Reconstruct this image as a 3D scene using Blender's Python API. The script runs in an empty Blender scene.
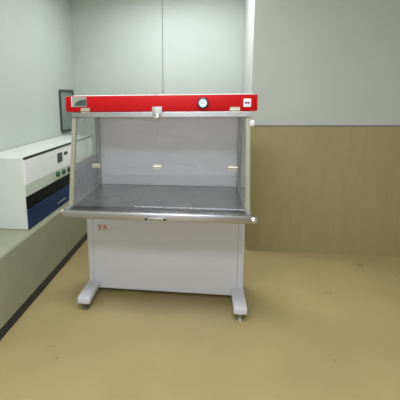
import bpy, bmesh, math, random
from mathutils import Vector, Matrix
random.seed(7)
S = bpy.context.scene
COL = S.collection

# ------------------------------------------------------------------ helpers
def lin(c):
    def f(v):
        v /= 255.0
        return v / 12.92 if v <= 0.04045 else ((v + 0.055) / 1.055) ** 2.4
    return (f(c[0]), f(c[1]), f(c[2]), 1.0)

def mat(name, rgb, rough=0.5, metal=0.0, var=0.06, scale=6.0, bump=0.0, bscale=60.0, stretch=(1, 1, 1), coat=0.0, rvar=0.0, spec=0.5):
    """Principled material whose colour, roughness and bump come from noise."""
    m = bpy.data.materials.new(name); m.use_nodes = True
    nt = m.node_tree; N = nt.nodes; L = nt.links
    b = N['Principled BSDF']
    b.inputs['Metallic'].default_value = metal
    b.inputs['Roughness'].default_value = rough
    b.inputs['Coat Weight'].default_value = coat
    b.inputs['Specular IOR Level'].default_value = spec
    tc = N.new('ShaderNodeTexCoord'); mp = N.new('ShaderNodeMapping'); mp.inputs['Scale'].default_value = stretch
    L.new(tc.outputs['Object'], mp.inputs['Vector'])
    nz = N.new('ShaderNodeTexNoise'); nz.inputs['Scale'].default_value = scale; nz.inputs['Detail'].default_value = 5
    L.new(mp.outputs['Vector'], nz.inputs['Vector'])
    cr = N.new('ShaderNodeValToRGB')
    base = lin(rgb)
    cr.color_ramp.elements[0].position = 0.3; cr.color_ramp.elements[1].position = 0.7
    cr.color_ramp.elements[0].color = tuple(max(0, v * (1 - var)) for v in base[:3]) + (1,)
    cr.color_ramp.elements[1].color = tuple(min(1, v * (1 + var)) for v in base[:3]) + (1,)
    L.new(nz.outputs['Fac'], cr.inputs['Fac']); L.new(cr.outputs['Color'], b.inputs['Base Color'])
    if rvar:
        mr = N.new('ShaderNodeMapRange')
        mr.inputs['From Min'].default_value = 0.3; mr.inputs['From Max'].default_value = 0.7
        mr.inputs['To Min'].default_value = max(0.02, rough - rvar); mr.inputs['To Max'].default_value = rough + rvar
        L.new(nz.outputs['Fac'], mr.inputs['Value']); L.new(mr.outputs['Result'], b.inputs['Roughness'])
    if bump:
        n2 = N.new('ShaderNodeTexNoise'); n2.inputs['Scale'].default_value = bscale; n2.inputs['Detail'].default_value = 3
        L.new(mp.outputs['Vector'], n2.inputs['Vector'])
        bp = N.new('ShaderNodeBump'); bp.inputs['Strength'].default_value = bump; bp.inputs['Distance'].default_value = 0.002
        L.new(n2.outputs['Fac'], bp.inputs['Height']); L.new(bp.outputs['Normal'], b.inputs['Normal'])
    return m

def glass(name, tint=(252, 252, 252), haze=0.0, haze_rgb=(190, 192, 190), base=0.05, rough=0.02, gain=0.5):
    """Thin clear pane: see-through, a little mirror, and a mottled diffuse film (haze)."""
    m = bpy.data.materials.new(name); m.use_nodes = True
    nt = m.node_tree; N = nt.nodes; L = nt.links
    for n in list(N):
        if n.type == 'BSDF_PRINCIPLED': N.remove(n)
    out = N['Material Output']
    tr = N.new('ShaderNodeBsdfTransparent'); tr.inputs['Color'].default_value = lin(tint)
    gl = N.new('ShaderNodeBsdfGlossy'); gl.inputs['Roughness'].default_value = rough; gl.inputs['Color'].default_value = (1, 1, 1, 1)
    lw = N.new('ShaderNodeLayerWeight'); lw.inputs['Blend'].default_value = 0.5
    pw = N.new('ShaderNodeMath'); pw.operation = 'POWER'; pw.inputs[1].default_value = 4
    ma = N.new('ShaderNodeMath'); ma.operation = 'MULTIPLY_ADD'; ma.inputs[1].default_value = gain; ma.inputs[2].default_value = base
    L.new(lw.outputs['Facing'], pw.inputs[0]); L.new(pw.outputs[0], ma.inputs[0])
    mx = N.new('ShaderNodeMixShader'); L.new(ma.outputs[0], mx.inputs['Fac']); L.new(tr.outputs[0], mx.inputs[1]); L.new(gl.outputs[0], mx.inputs[2])
    df = N.new('ShaderNodeBsdfDiffuse'); df.inputs['Color'].default_value = lin(haze_rgb)
    tc = N.new('ShaderNodeTexCoord'); nz = N.new('ShaderNodeTexNoise'); nz.inputs['Scale'].default_value = 14; nz.inputs['Detail'].default_value = 6
    L.new(tc.outputs['Object'], nz.inputs['Vector'])
    mr = N.new('ShaderNodeMapRange'); mr.inputs['From Min'].default_value = 0.3; mr.inputs['From Max'].default_value = 0.7
    mr.inputs['To Min'].default_value = haze * 0.7; mr.inputs['To Max'].default_value = haze * 1.3
    L.new(nz.outputs['Fac'], mr.inputs['Value'])
    m2 = N.new('ShaderNodeMixShader'); L.new(mr.outputs['Result'], m2.inputs['Fac']); L.new(mx.outputs[0], m2.inputs[1]); L.new(df.outputs[0], m2.inputs[2])
    L.new(m2.outputs[0], out.inputs['Surface'])
    return m

def emit(name, rgb, k):
    m = bpy.data.materials.new(name); m.use_nodes = True
    N = m.node_tree.nodes; L = m.node_tree.links
    e = N.new('ShaderNodeEmission'); e.inputs['Color'].default_value = lin(rgb); e.inputs['Strength'].default_value = k
    L.new(e.outputs[0], N['Material Output'].inputs['Surface'])
    return m

def box(bm, lo, hi, bev=0.0, seg=2, rot=None):
    lo = Vector(lo); hi = Vector(hi)
    r = bmesh.ops.create_cube(bm, size=1.0)
    vs = r['verts']
    c = (lo + hi) / 2; d = hi - lo
    for v in vs:
        v.co = Vector((v.co.x * d.x, v.co.y * d.y, v.co.z * d.z))
    if rot is not None:
        for v in vs: v.co = rot @ v.co
    for v in vs: v.co += c
    if bev > 0:
        es = list({e for v in vs for e in v.link_edges})
        bmesh.ops.bevel(bm, geom=es, offset=bev, segments=seg, affect='EDGES', profile=0.5, clamp_overlap=True)

def cyl(bm, p, axis, r, h, seg=32, r2=None, bev=0.0):
    """Cylinder whose base centre is p, growing along the unit vector axis."""
    a = Vector(axis).normalized()
    q = Vector((0, 0, 1)).rotation_difference(a).to_matrix().to_4x4()
    M = Matrix.Translation(Vector(p) + a * h / 2) @ q
    res = bmesh.ops.create_cone(bm, cap_ends=True, cap_tris=False, segments=seg, radius1=r, radius2=r if r2 is None else r2, depth=h, matrix=M)
    if bev > 0:
        fs = {f for v in res['verts'] for f in v.link_faces if len(f.verts) > 4}
        es = list({e for f in fs for e in f.edges})
        bmesh.ops.bevel(bm, geom=es, offset=bev, segments=2, affect='EDGES', profile=0.5)

def prism(bm, pts, vec):
    """Extrude a planar polygon (3-D points) along vec."""
    vs = [bm.verts.new(p) for p in pts]
    f = bm.faces.new(vs)
    r = bmesh.ops.extrude_face_region(bm, geom=[f])
    nv = [g for g in r['geom'] if isinstance(g, bmesh.types.BMVert)]
    bmesh.ops.translate(bm, verts=nv, vec=Vector(vec))

def ringprism(bm, outer, inner, vec):
    """A frame between two matching closed outlines, extruded along vec."""
    v = Vector(vec); n = len(outer)
    A = [bm.verts.new(p) for p in outer]; B = [bm.verts.new(p) for p in inner]
    C = [bm.verts.new(Vector(p) + v) for p in outer]; D = [bm.verts.new(Vector(p) + v) for p in inner]
    for i in range(n):
        j = (i + 1) % n
        for q in ((A[i], A[j], B[j], B[i]), (C[i], D[i], D[j], C[j]), (A[i], C[i], C[j], A[j]), (B[i], B[j], D[j], D[i])):
            bm.faces.new(q)

def rrect(w, h, r, n=6):
    """Rounded rectangle outline (u, v) centred on 0."""
    out = []
    for cx, cy, a0 in ((w/2-r, h/2-r, 0), (-w/2+r, h/2-r, 90), (-w/2+r, -h/2+r, 180), (w/2-r, -h/2+r, 270)):
        for k in range(n + 1):
            a = math.radians(a0 + 90 * k / n)
            out.append((cx + r * math.cos(a), cy + r * math.sin(a)))
    return out

def obj(name, bm, m, parent=None, smooth=False, kind=None, label=None):
    bmesh.ops.recalc_face_normals(bm, faces=bm.faces[:])
    me = bpy.data.meshes.new(name); bm.to_mesh(me); bm.free()
    me.materials.append(m)
    if smooth:
        for p in me.polygons: p.use_smooth = True
        me.set_sharp_from_angle(angle=math.radians(35))
    o = bpy.data.objects.new(name, me); COL.objects.link(o)
    if parent is not None:
        o.parent = parent
        o.matrix_parent_inverse = Matrix.Identity(4)
        # geometry is written in world coordinates: undo the root's offset
        r = parent
        off = Vector((0, 0, 0))
        while r is not None:
            off += r.location; r = r.parent
        me.transform(Matrix.Translation(-off))
    if kind: o['kind'] = kind
    if label: o['label'] = label
    return o

def thing(name, label, cat, loc, group=None):
    o = bpy.data.objects.new(name, None); COL.objects.link(o)
    o.location = loc; o['label'] = label; o['category'] = cat
    if group: o['group'] = group
    o.empty_display_size = 0.1
    return o

def B(): return bmesh.new()

# ------------------------------------------------------------------ materials
M = {}
M['wall'] = mat('wall_panel_paint', (176, 182, 171), 0.55, var=0.03, scale=2.5, bump=0.05, bscale=120)
M['olive'] = mat('olive_wall_paint', (156, 142, 96), 0.5, var=0.05, scale=3, stretch=(6, 6, 1), bump=0.06, bscale=90)
M['floor'] = mat('epoxy_floor', (164, 146, 100), 0.32, var=0.07, scale=2.2, bump=0.05, bscale=25, rvar=0.06)
M['ceil'] = mat('ceiling_paint', (225, 226, 222), 0.8, var=0.02)
M['wall_grey'] = mat('grey_wall_panel', (186, 189, 178), 0.55, var=0.03, scale=2.5)
M['seam'] = mat('panel_joint', (104, 106, 100), 0.7, var=0.04)
M['white'] = mat('white_enamel', (202, 201, 204), 0.38, var=0.02, scale=3, coat=0.1)
M['red'] = mat('red_enamel', (168, 7, 12), 0.5, var=0.03, scale=4, spec=.2)
M['steel'] = mat('worktop_steel', (158, 158, 156), 0.26, metal=1.0, var=0.06, scale=4, stretch=(1, 1, 1), rvar=0.025)
M['rail'] = mat('bright_steel', (182, 182, 182), 0.34, metal=1.0, var=0.05, scale=2, rvar=0.06)
M['alu'] = mat('dull_aluminium', (176, 176, 168), 0.42, metal=0.85, var=0.05, scale=6)
M['headrail'] = mat('header_rail_steel', (156, 156, 152), 0.36, metal=1.0, var=0.12, scale=5, rvar=0.08)
M['post'] = mat('grey_post', (138, 142, 138), 0.45, metal=0.4, var=0.04)
M['strip'] = mat('cream_frame_strip', (138, 136, 116), 0.45, metal=0.15, var=0.05, scale=8, stretch=(1, 1, 4))
M['hinge'] = mat('hinge_metal', (172, 168, 148), 0.35, metal=0.6, var=0.06, scale=30)
M['chrome'] = mat('chrome', (220, 220, 215), 0.12, metal=1.0, var=0.02)
M['black'] = mat('black_plastic', (26, 27, 28), 0.4, var=0.1)
M['screw'] = mat('dark_screw', (60, 56, 44), 0.35, metal=0.8, var=0.1)
M['rubber'] = mat('grey_rubber', (96, 92, 82), 0.6, var=0.1)
M['inner'] = mat('back_panel_enamel', (214, 212, 214), 0.35, var=0.02, scale=3)
M['dial'] = mat('dial_face', (190, 200, 205), 0.3, var=0.03)
M['plate'] = mat('grey_label', (140, 138, 132), 0.45, var=0.08, scale=20)
M['dome'] = mat('dark_green_print', (52, 66, 58), 0.4, var=0.2, scale=40)
M['cream'] = mat('cream_label', (204, 192, 174), 0.6, var=0.04)
M['redink'] = mat('red_ink', (188, 118, 92), 0.6, var=0.08, scale=60)
M['swplate'] = mat('switch_plate', (222, 214, 216), 0.35, var=0.02)
M['blueink'] = mat('blue_rocker', (70, 74, 130), 0.35, var=0.1)
M['redrock'] = mat('red_rocker', (190, 60, 66), 0.35, var=0.1)
M['olcab'] = mat('olive_grey_laminate', (142, 144, 116), 0.5, var=0.05, scale=5)
M['kick'] = mat('dark_plinth', (42, 48, 52), 0.5, var=0.12)
M['instr'] = mat('instrument_white', (226, 227, 220), 0.45, var=0.02)
M['instrside'] = mat('instrument_case', (196, 200, 190), 0.5, var=0.03)
M['blue'] = mat('navy_drawer', (18, 40, 74), 0.45, var=0.12, scale=7, spec=.25)
M['band'] = mat('black_window_band', (10, 12, 12), 0.5, var=0.1, spec=.15)
M['disp'] = mat('dark_display', (58, 62, 60), 0.3, var=0.25, scale=80)
M['knob'] = mat('dark_green_knob', (44, 84, 56), 0.4, var=0.1)
M['knobstrip'] = mat('pale_green_strip', (188, 194, 174), 0.45, var=0.03)
M['gasket'] = mat('black_gasket', (58, 62, 60), 0.55, var=0.08)
M['pane'] = mat('dim_window_pane', (112, 122, 114), 0.12, var=0.14, scale=3, coat=0.3)
M['glass'] = glass('sash_glass', haze=0.035, base=0.03)
M['sideup'] = glass('side_glass', tint=(240, 246, 240), haze=0.16, haze_rgb=(196, 200, 186), base=0.03)
M['sidelo'] = glass('hazy_side_glass', tint=(228, 232, 230), haze=0.55, haze_rgb=(150, 149, 152), base=0.03)  # mottled grey diffuse layer over the left lower pane
M['lamp'] = emit('lamp_diffuser', (242, 249, 255), 5.0)

# ------------------------------------------------------------------ the setting
XL, XR, YB, YF, ZC = -1.37, 2.40, 2.40, -4.6, 2.80
XS, YS = 0.72, 1.38                       # step of the back wall on the right
def struct(name, bm, m, label=None): return obj(name, bm, m, None, kind='structure', label=label)

b = B(); box(b, (XL-.1, YF-.1, -.1), (XR+.1, YB+.1, 0)); struct('floor', b, M['floor'], 'glossy olive beige resin floor')
b = B(); box(b, (XL-.1, YF-.1, ZC), (XR+.1, YB+.1, ZC+.1)); struct('ceiling', b, M['ceil'])
b = B(); box(b, (XL-.1, YF, 0), (XL, YB, ZC)); struct('wall_left', b, M['wall'])
b = B(); box(b, (XR, YF, 0), (XR+.1, YS, ZC)); struct('wall_right', b, M['wall'])
b = B(); box(b, (XL-.1, YF-.1, 0), (XR+.1, YF, ZC)); struct('wall_front', b, M['wall'])
# recessed back wall: two clean-room panels with a joint
b = B(); box(b, (XL-.1, YB, 0), (-.241, YB+.1, ZC)); box(b, (-.233, YB, 0), (XS+.02, YB+.1, ZC)); struct('wall_back', b, M['wall'], 'pale grey green wall panels')
b = B(); box(b, (-.241, YB+.004, 0), (-.233, YB+.09, ZC)); struct('trim_1', b, M['seam'], 'dark vertical panel joint')
# the wall steps forward on the right: pale upper panel over olive lower panel
b = B(); box(b, (XS, YS, 1.252), (XR+.1, YB+.1, ZC)); struct('wall_back_right_upper', b, M['wall_grey'])
b = B(); box(b, (XS, YS, 0), (XR+.1, YB+.1, 1.240)); struct('wall_back_right_lower', b, M['olive'], 'olive painted lower wall')
b = B(); box(b, (XS+.003, YS+.004, 1.240), (XR+.1, YB+.05, 1.252)); struct('trim_2', b, M['seam'])

# window in the left wall, rounded corners and a dark gasket
def yz(outline, x, cy, cz): return [(x, cy + u, cz + v) for u, v in outline]
b = B()
ringprism(b, yz(rrect(.43, .50, .045), XL, 2.075, 1.375), yz(rrect(.37, .44, .03), XL, 2.075, 1.375), (.018, 0, 0))
win = struct('window_1', b, M['gasket'], 'rounded window with dark rubber gasket in the left wall')
b = B(); prism(b, yz(rrect(.37, .44, .03), XL+.001, 2.075, 1.375), (.008, 0, 0))
obj('window_pane', b, M['pane'], win, kind='structure')

# ------------------------------------------------------------------ laminar flow cabinet
cab = thing('laminar_flow_cabinet', 'white laminar flow cabinet with red header, glass front and steel worktop', 'cabinet', (0, .4, 0))
ZW = .817; W = .575

# worktop slab and its edges
b = B(); box(b, (-W, .03, ZW-.03), (W, .735, ZW), .004); obj('worktop', b, M['steel'], cab)
b = B(); box(b, (-W-.012, 0, ZW-.046), (W+.004, .03, ZW+.002), .005, 3); obj('front_rail', b, M['rail'], cab, smooth=True)
for s in (-1, 1):
    b = B(); xs = sorted((s*(W-.022), s*(W+.004)))
    box(b, (xs[0], .031, ZW-.044), (xs[1], .72, ZW+.012), .003)
    obj('side_rail', b, M['post'], cab)
# rounded corner fittings at the two ends of the front rail
b = B(); cyl(b, (W+.004, .014, ZW-.022), (1, 0, 0), .021, .034, 24, bev=.006); obj('corner_knob', b, M['chrome'], cab, smooth=True)
b = B(); cyl(b, (-W-.030, .016, ZW-.008), (1, 0, 0), .017, .018, 24, bev=.005); obj('corner_knob', b, M['hinge'], cab, smooth=True)
# pull handle on the rail: a bar on two dark screws
b = B(); box(b, (-.058, -.016, ZW-.034), (.072, -.008, ZW-.018), .003, 2)
for x in (-.052, .066): box(b, (x-.006, -.010, ZW-.033), (x+.006, .002, ZW-.019), .001, 1)
hd = obj('handle', b, M['rail'], cab, smooth=True)
for x in (-.050, .064):
    b = B(); cyl(b, (x, -.016, ZW-.028), (0, -1, 0), .008, .005, 16, bev=.0015); obj('screw', b, M['screw'], hd, smooth=True)

# lower body: a white front panel between two side posts, standing on two feet
YBD = .438
b = B(); box(b, (-.5465, YBD+.0015, .047), (.5465, .70, ZW-.032), .002); obj('body_panel', b, M['white'], cab)
for s in (-1, 1):
    b = B(); xs = sorted((s*.547, s*.593)); box(b, (xs[0], YBD, .105), (xs[1], .71, ZW-.032), .005, 3)
    obj('side_post', b, M['white'], cab, smooth=True)
for s in (-1, 1):
    x0, x1 = sorted((s*.508, s*.598))
    b = B(); box(b, (x0, .185, .058), (x1, .715, .106), .006, 2)
    ft = obj('foot', b, M['white'], cab, smooth=True)
    for y in (.225, .665):
        b = B(); xc = s*.555
        cyl(b, (xc, y, 0), (0, 0, 1), .024, .014, 24, r2=.018); cyl(b, (xc, y, .013), (0, 0, 1), .010, .046, 16); cyl(b, (xc, y, .036), (0, 0, 1), .016, .010, 6)
        obj('levelling_foot', b, M['rubber'] if s < 0 else M['alu'], ft, smooth=True)
# small cream sticker with two red marks, below the worktop
b = B(); box(b, (-.508, YBD-.0005, .522), (-.428, YBD+.0010, .572)); st = obj('sticker', b, M['cream'], cab, label='cream sticker with red marks')
b = B(); y0 = YBD-.0019
def stroke(x0, z0, x1, z1, w=.006):
    d = Vector((x1-x0, 0, z1-z0)); n = Vector((-d.z, 0, d.x)).normalized() * w / 2
    prism(b, [(x0+n.x, y0, z0+n.z), (x0-n.x, y0, z0-n.z), (x1-n.x, y0, z1-n.z), (x1+n.x, y0, z1+n.z)], (0, .0016, 0))
for q in ((-.500, .562, -.478, .562), (-.489, .568, -.489, .528), (-.500, .545, -.477, .545), (-.500, .530, -.478, .530),
          (-.448, .568, -.462, .530), (-.448, .568, -.436, .530), (-.457, .545, -.441, .545), (-.466, .562, -.461, .553)): stroke(*q)
obj('red_marks', b, M['redink'], st)

# upper chamber: back panel, corner posts, side panes, slanted front sash
YT, YLO, ZT, ZLO = .222, .085, 1.392, ZW+.004        # front plane: top and bottom
def yf(z): return YLO + (YT - YLO) * (z - ZLO) / (ZT - ZLO)
b = B(); box(b, (-W+.01, .722, ZW-.03), (W-.01, .742, 1.43)); obj('back_panel', b, M['inner'], cab)
b = B(); box(b, (-W+.03, .714, ZW+.001), (W-.03, .7215, ZW+.085), .002); obj('back_skirting', b, M['white'], cab)
for s in (-1, 1):
    b = B(); xs = sorted((s*(W-.028), s*(W+.002))); box(b, (xs[0], .692, ZW+.001), (xs[1], .7215, 1.391), .003); obj('corner_post', b, M['post'], cab)
    # front frame strip following the slant
    b = B(); xs = sorted((s*(W-.024), s*(W+.004)))
    prism(b, [(xs[0], yf(ZLO), ZLO), (xs[0], yf(ZT), ZT), (xs[0], yf(ZT)+.022, ZT), (xs[0], yf(ZLO)+.022, ZLO)], (xs[1]-xs[0], 0, 0))
    obj('frame_strip', b, M['strip'], cab)
    zm = 1.085
    xg = s*(W-.010)
    for nm, za, zb, mk in (('upper_side_pane', zm+.002, ZT, 'sideup'), ('lower_side_pane', ZLO+.01, zm-.002, 'sidelo' if s < 0 else 'sideup')):
        b = B(); prism(b, [(xg-.002, yf(za)+.023, za), (xg-.002, yf(zb)+.023, zb), (xg-.002, .691, zb), (xg-.002, .691, za)], (.004, 0, 0))
        obj(nm, b, M[mk], cab)
# sash: two clear panes meeting at the middle hinges
zm = 1.082
for nm, za, zb in (('upper_sash_pane', zm+.0015, ZT-.004), ('lower_sash_pane', ZLO+.006, zm-.0015)):
    b = B(); prism(b, [(-W+.025, yf(za)+.004, za), (-W+.025, yf(zb)+.004, zb), (-W+.025, yf(zb)+.009, zb), (-W+.025, yf(za)+.009, za)], (2*W-.05, 0, 0))
    obj(nm, b, M['glass'], cab)
# header rail under the red box
b = B(); box(b, (-W-.004, YT-.008, 1.393), (W+.006, YT+.034, 1.4275), .003); obj('header_rail', b, M['headrail'], cab)
slant = math.atan2(YT-YLO, ZT-ZLO)
def hinge_mesh(x, z, w, h, y, tilt):
    b = B(); R = Matrix.Rotation(-tilt, 3, 'X')
    box(b, (x-w/2, y-.0045, z+.0015), (x+w/2, y, z+h/2), .001, 1)
    box(b, (x-w/2, y-.0045, z-h/2), (x+w/2, y, z-.0015), .001, 1)
    cyl(b, (x-w/2, y-.006, z), (1, 0, 0), .0045, w, 12)
    for dx in (-w*.3, w*.3):
        for dz in (-h*.3, h*.3): cyl(b, (x+dx, y-.0045, z+dz), (0, -1, 0), .003, .002, 10)
    c = Vector((x, y, z))
    for v in b.verts: v.co = R @ (v.co - c) + c
    return b
for x in (-.480, .482): obj('hinge', hinge_mesh(x, 1.437, .062, .036, YT-.0105, 0), M['hinge'], cab, smooth=True)
for x in (-.402, 0.0, .474): obj('hinge', hinge_mesh(x, zm, .056, .028, yf(zm)+.0035, slant), M['hinge'], cab, smooth=True)
# centre latch with a round knob
b = B(); box(b, (-.038, YT-.0135, 1.400), (.026, YT-.0085, 1.460), .002, 2); lt = obj('latch', b, M['alu'], cab, smooth=True)
b = B(); cyl(b, (-.006, YT-.0135, 1.400), (0, -1, 0), .020, .018, 24, r2=.016, bev=.003); obj('latch_knob', b, M['chrome'], lt, smooth=True)
# white catch on the right side frame
b = B(); box(b, (W+.004, YT-.01, 1.335), (W+.028, YT+.03, 1.372), .004, 2); box(b, (W+.008, YT-.018, 1.345), (W+.018, YT-.008, 1.362), .002, 1); obj('side_catch', b, M['swplate'], cab, smooth=True)

# red header box
ZH0, ZH1, WH = 1.4285, 1.530, .605
b = B(); box(b, (-WH, YT, ZH0), (WH+.002, .80, ZH1), .005, 2); hdr = obj('header_box', b, M['red'], cab, smooth=True)
for s in (-1, 1):
    b = B(); xs = sorted((s*(WH+.003), s*(WH+.016))); box(b, (xs[0], YT+.004, ZH0+.001), (xs[1], .80, ZH1-.001), .005, 2); obj('end_cap', b, M['red'], cab, smooth=True)
b = B(); box(b, (-.572, YT+.004, ZH1+.0005), (.60, .79, ZH1+.006), .002, 1); obj('top_plate', b, M['instr'], cab)
# bracket standing on the header
b = B(); box(b, (-.026, YT+.05, ZH1+.007), (.022, YT+.062, ZH1+.030), .002, 1); box(b, (-.026, YT+.05, ZH1+.0065), (.022, YT+.09, ZH1+.011), .001, 1); obj('top_bracket', b, M['plate'], cab)
# grey label with a dark green dome on the left of the header
yp = YT-.0035
b = B(); box(b, (-.574, yp, 1.462), (-.474, YT-.0005, 1.527), .001, 1); lb = obj('logo_plate', b, M['plate'], cab)
b = B()
pts = [(-.556, yp-.0012, 1.470)] + [(-.556 + .082*(1-math.cos(math.radians(a)))/1.0*.95, yp-.0012, 1.470 + .040*math.sin(math.radians(a))) for a in range(10, 91, 10)] + [(-.476, yp-.0012, 1.510), (-.476, yp-.0012, 1.470)]
prism(b, pts, (0, .0011, 0)); obj('dome_print', b, M['dome'], lb)
b = B(); box(b, (-.577, yp-.0006, 1.464), (-.572, YT-.0004, 1.529)); obj('plate_edge', b, M['swplate'], lb)
# round pressure gauge
gx, gz = .285, 1.481
b = B(); cyl(b, (gx, YT-.0005, gz), (0, -1, 0), .0355, .016, 40, bev=.004); ga = obj('gauge', b, M['black'], cab, smooth=True)
b = B(); cyl(b, (gx, YT-.0168, gz), (0, -1, 0), .0255, .002, 40); obj('dial', b, M['dial'], ga, smooth=True)
b = B()
for k in range(9):
    a = math.radians(-30 + 30*k); d = Vector((math.cos(a), 0, math.sin(a))); n = Vector((-d.z, 0, d.x))*.0009; c = Vector((gx, YT-.0196, gz))
    prism(b, [c+d*.018+n, c+d*.018-n, c+d*.023-n, c+d*.023+n], (0, .0006, 0))
d = Vector((-.5, 0, .86)); n = Vector((-d.z, 0, d.x))*.0014; c = Vector((gx, YT-.020, gz))
prism(b, [c-d*.006+n, c-d*.006-n, c+d*.019-n*.3, c+d*.019+n*.3], (0, .0006, 0))
obj('needle', b, M['black'], ga)
# power switch
sx, sz = .557, 1.480
b = B(); box(b, (sx-.023, YT-.005, sz-.025), (sx+.023, YT-.0005, sz+.025), .002, 2); sw = obj('power_switch', b, M['swplate'], cab, smooth=True)
b = B(); box(b, (sx-.016, YT-.009, sz-.004), (sx-.001, YT-.0052, sz+.007), .001, 1); obj('rocker', b, M['blueink'], sw)
b = B(); box(b, (sx+.001, YT-.009, sz-.004), (sx+.016, YT-.0052, sz+.007), .001, 1); obj('rocker', b, M['redrock'], sw)

# ------------------------------------------------------------------ base cabinet and instrument on the left
bc = thing('base_cabinet', 'long low olive grey base cabinet with dark plinth along the left wall', 'cabinet', (-1.15, .9, 0))
b = B(); box(b, (XL+.005, -.30, .10), (-.957, 2.05, .548), .003, 1); obj('carcass', b, M['olcab'], bc)
b = B(); box(b, (XL+.02, -.28, 0), (-.978, 2.03, .0995)); obj('plinth', b, M['kick'], bc)
for y0_, y1_ in ((-.296, .862), (.866, 2.046)):
    b = B(); box(b, (-.9565, y0_, .104), (-.949, y1_, .544), .002, 1); obj('door', b, M['olcab'], bc)

ins = thing('laboratory_instrument', 'white, black and navy bench instrument with control panel on the low olive cabinet', 'instrument', (-1.17, 1.1, .548))
Y0, Y1, XI = .32, 1.86, -1.004
b = B(); box(b, (XL+.01, Y0, .55), (XI-.004, Y1, 1.098), .004, 1); obj('housing', b, M['instrside'], ins)
b = B(); box(b, (XI-.0035, Y0, .893), (XI+.004, Y1, 1.082), .002, 1); pan = obj('control_panel', b, M['instr'], ins)
b = B(); box(b, (XI-.0035, Y0, 1.083), (XI+.008, Y1, 1.100), .002, 1); obj('top_trim', b, M['black'], ins)
b = B(); box(b, (XI-.0035, Y0, .805), (XI+.003, Y1, .892), .002, 1); ks = obj('knob_strip', b, M['knobstrip'], ins)
b = B(); box(b, (XI-.0035, Y0, .704), (XI+.001, Y1, .804), .002, 1); obj('dark_window', b, M['band'], ins)
b = B(); box(b, (XI-.0035, Y0, .552), (XI+.006, 1.22, .703), .002, 1); dr = obj('drawer', b, M['blue'], ins, label='navy drawer')
b = B(); box(b, (XI-.0035, 1.224, .552), (XI+.006, Y1, .703), .002, 1); obj('drawer', b, M['blue'], ins)
b = B(); box(b, (XI+.012, .82, .600), (XI+.020, 1.00, .609), .002, 1)
for y in (.84, .98): box(b, (XI+.005, y-.006, .601), (XI+.013, y+.006, .608))
obj('drawer_handle', b, M['alu'], dr)
b = B(); box(b, (XI+.0045, .895, .955), (XI+.010, .995, 1.040), .002, 1); obj('display', b, M['disp'], pan)
b = B(); box(b, (XI+.0045, 1.045, 1.004), (XI+.008, 1.120, 1.030), .001, 1); obj('name_plate', b, M['black'], pan)
for y, z, m in ((.872, .862, 'knob'), (1.000, .856, 'knob'), (1.130, .850, 'black')):
    b = B(); cyl(b, (XI+.003, y, z), (1, 0, 0), .027, .022, 20, r2=.022, bev=.003); obj('knob', b, M[m], ks, smooth=True)

# ------------------------------------------------------------------ ceiling lights (overhead, out of view; the rear one is added)
lamp_where = ((-.05, 1.45, 14, 'ceiling light panel added above the rear of the red headed cabinet to brighten the walls'),  # extra panel added to brighten the back and left walls
              (.1, -.7, 22, 'ceiling light panel in front of the red headed cabinet'),
              (.1, -2.2, 22, 'ceiling light panel farthest from the red headed cabinet'))
for LX, y, pw, lab in lamp_where:
    t = thing('ceiling_light', 'white rectangular ' + lab, 'ceiling light', (LX, y, ZC), 'ceiling lights')
    b = B(); ringprism(b, [(LX+u, y+v, ZC-.035) for u, v in rrect(1.30, .62, .02)], [(LX+u, y+v, ZC-.035) for u, v in rrect(1.20, .52, .01)], (0, 0, .0345))
    obj('frame', b, M['alu'], t)
    b = B(); box(b, (LX-.60, y-.26, ZC-.03), (LX+.60, y+.26, ZC-.018)); obj('diffuser', b, M['lamp'], t)
    ld = bpy.data.lights.new('ceiling_lamp', 'AREA'); ld.shape = 'RECTANGLE'; ld.size = 1.18; ld.size_y = .5
    ld.energy = pw; ld.color = (.91, .945, 1.06)
    lo = bpy.data.objects.new('ceiling_lamp', ld); COL.objects.link(lo); lo.location = (LX, y, ZC-.036)
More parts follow.
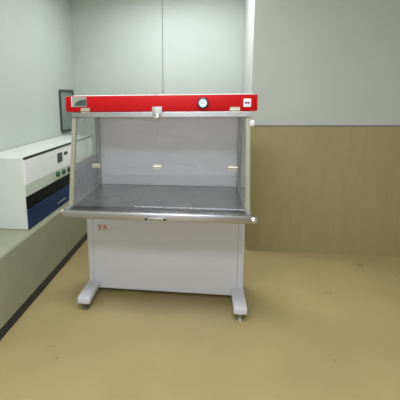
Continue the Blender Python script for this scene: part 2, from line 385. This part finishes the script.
# frontal fill: unseen glowing window added in the wall behind the camera
ld = bpy.data.lights.new('added_front_fill', 'AREA'); ld.shape = 'RECTANGLE'; ld.size = 2.2; ld.size_y = .9
ld.energy = 17; ld.color = (.94, .95, 1.04)
lo = bpy.data.objects.new('added_front_fill', ld); COL.objects.link(lo); lo.location = (0, YF+.03, 1.15); lo.rotation_euler = (math.radians(90), 0, 0)
b = B(); ringprism(b, [(u, YF+.001, 1.15+v) for u, v in rrect(2.32, 1.02, .02)], [(u, YF+.001, 1.15+v) for u, v in rrect(2.2, .9, .01)], (0, .03, 0)); wf = struct('added_window', b, M['alu'])
b = B(); box(b, (-1.1, YF+.001, .70), (1.1, YF+.01, 1.60)); obj('window_pane', b, emit('fill_pane', (235, 242, 255), 1.2), wf, kind='structure')  # glowing pane, added with the fill light

# ------------------------------------------------------------------ camera
cd = bpy.data.cameras.new('camera'); co = bpy.data.objects.new('camera', cd); COL.objects.link(co)
pitch, yaw, roll = .1748, -.1333, -.0103
F = Vector((math.sin(yaw)*math.cos(pitch), math.cos(yaw)*math.cos(pitch), -math.sin(pitch)))
R0 = Vector((math.cos(yaw), -math.sin(yaw), 0)); U0 = R0.cross(F)
R = R0*math.cos(roll) + U0*math.sin(roll); U = -R0*math.sin(roll) + U0*math.cos(roll)
co.matrix_world = Matrix(((R.x, U.x, -F.x, .312), (R.y, U.y, -F.y, -2.0418), (R.z, U.z, -F.z, 1.5139), (0, 0, 0, 1)))
cd.sensor_fit = 'HORIZONTAL'; cd.sensor_width = 36; cd.lens = 36 * 352.66 / 400
cd.shift_x = 40/400; cd.shift_y = -39.6/400
cd.clip_start = .05
S.camera = co

# ------------------------------------------------------------------ world and colour management
w = bpy.data.worlds.new('world'); S.world = w; w.use_nodes = True
w.node_tree.nodes['Background'].inputs['Color'].default_value = (.8, .85, .9, 1)
w.node_tree.nodes['Background'].inputs['Strength'].default_value = .05
S.view_settings.view_transform = 'Standard'; S.view_settings.look = 'None'
S.view_settings.gamma = 1; S.view_settings.use_curve_mapping = False
S.view_settings.exposure = 0.68
try:
    S.cycles.use_denoising = True
    S.cycles.max_bounces = 12; S.cycles.transparent_max_bounces = 24
except Exception: pass
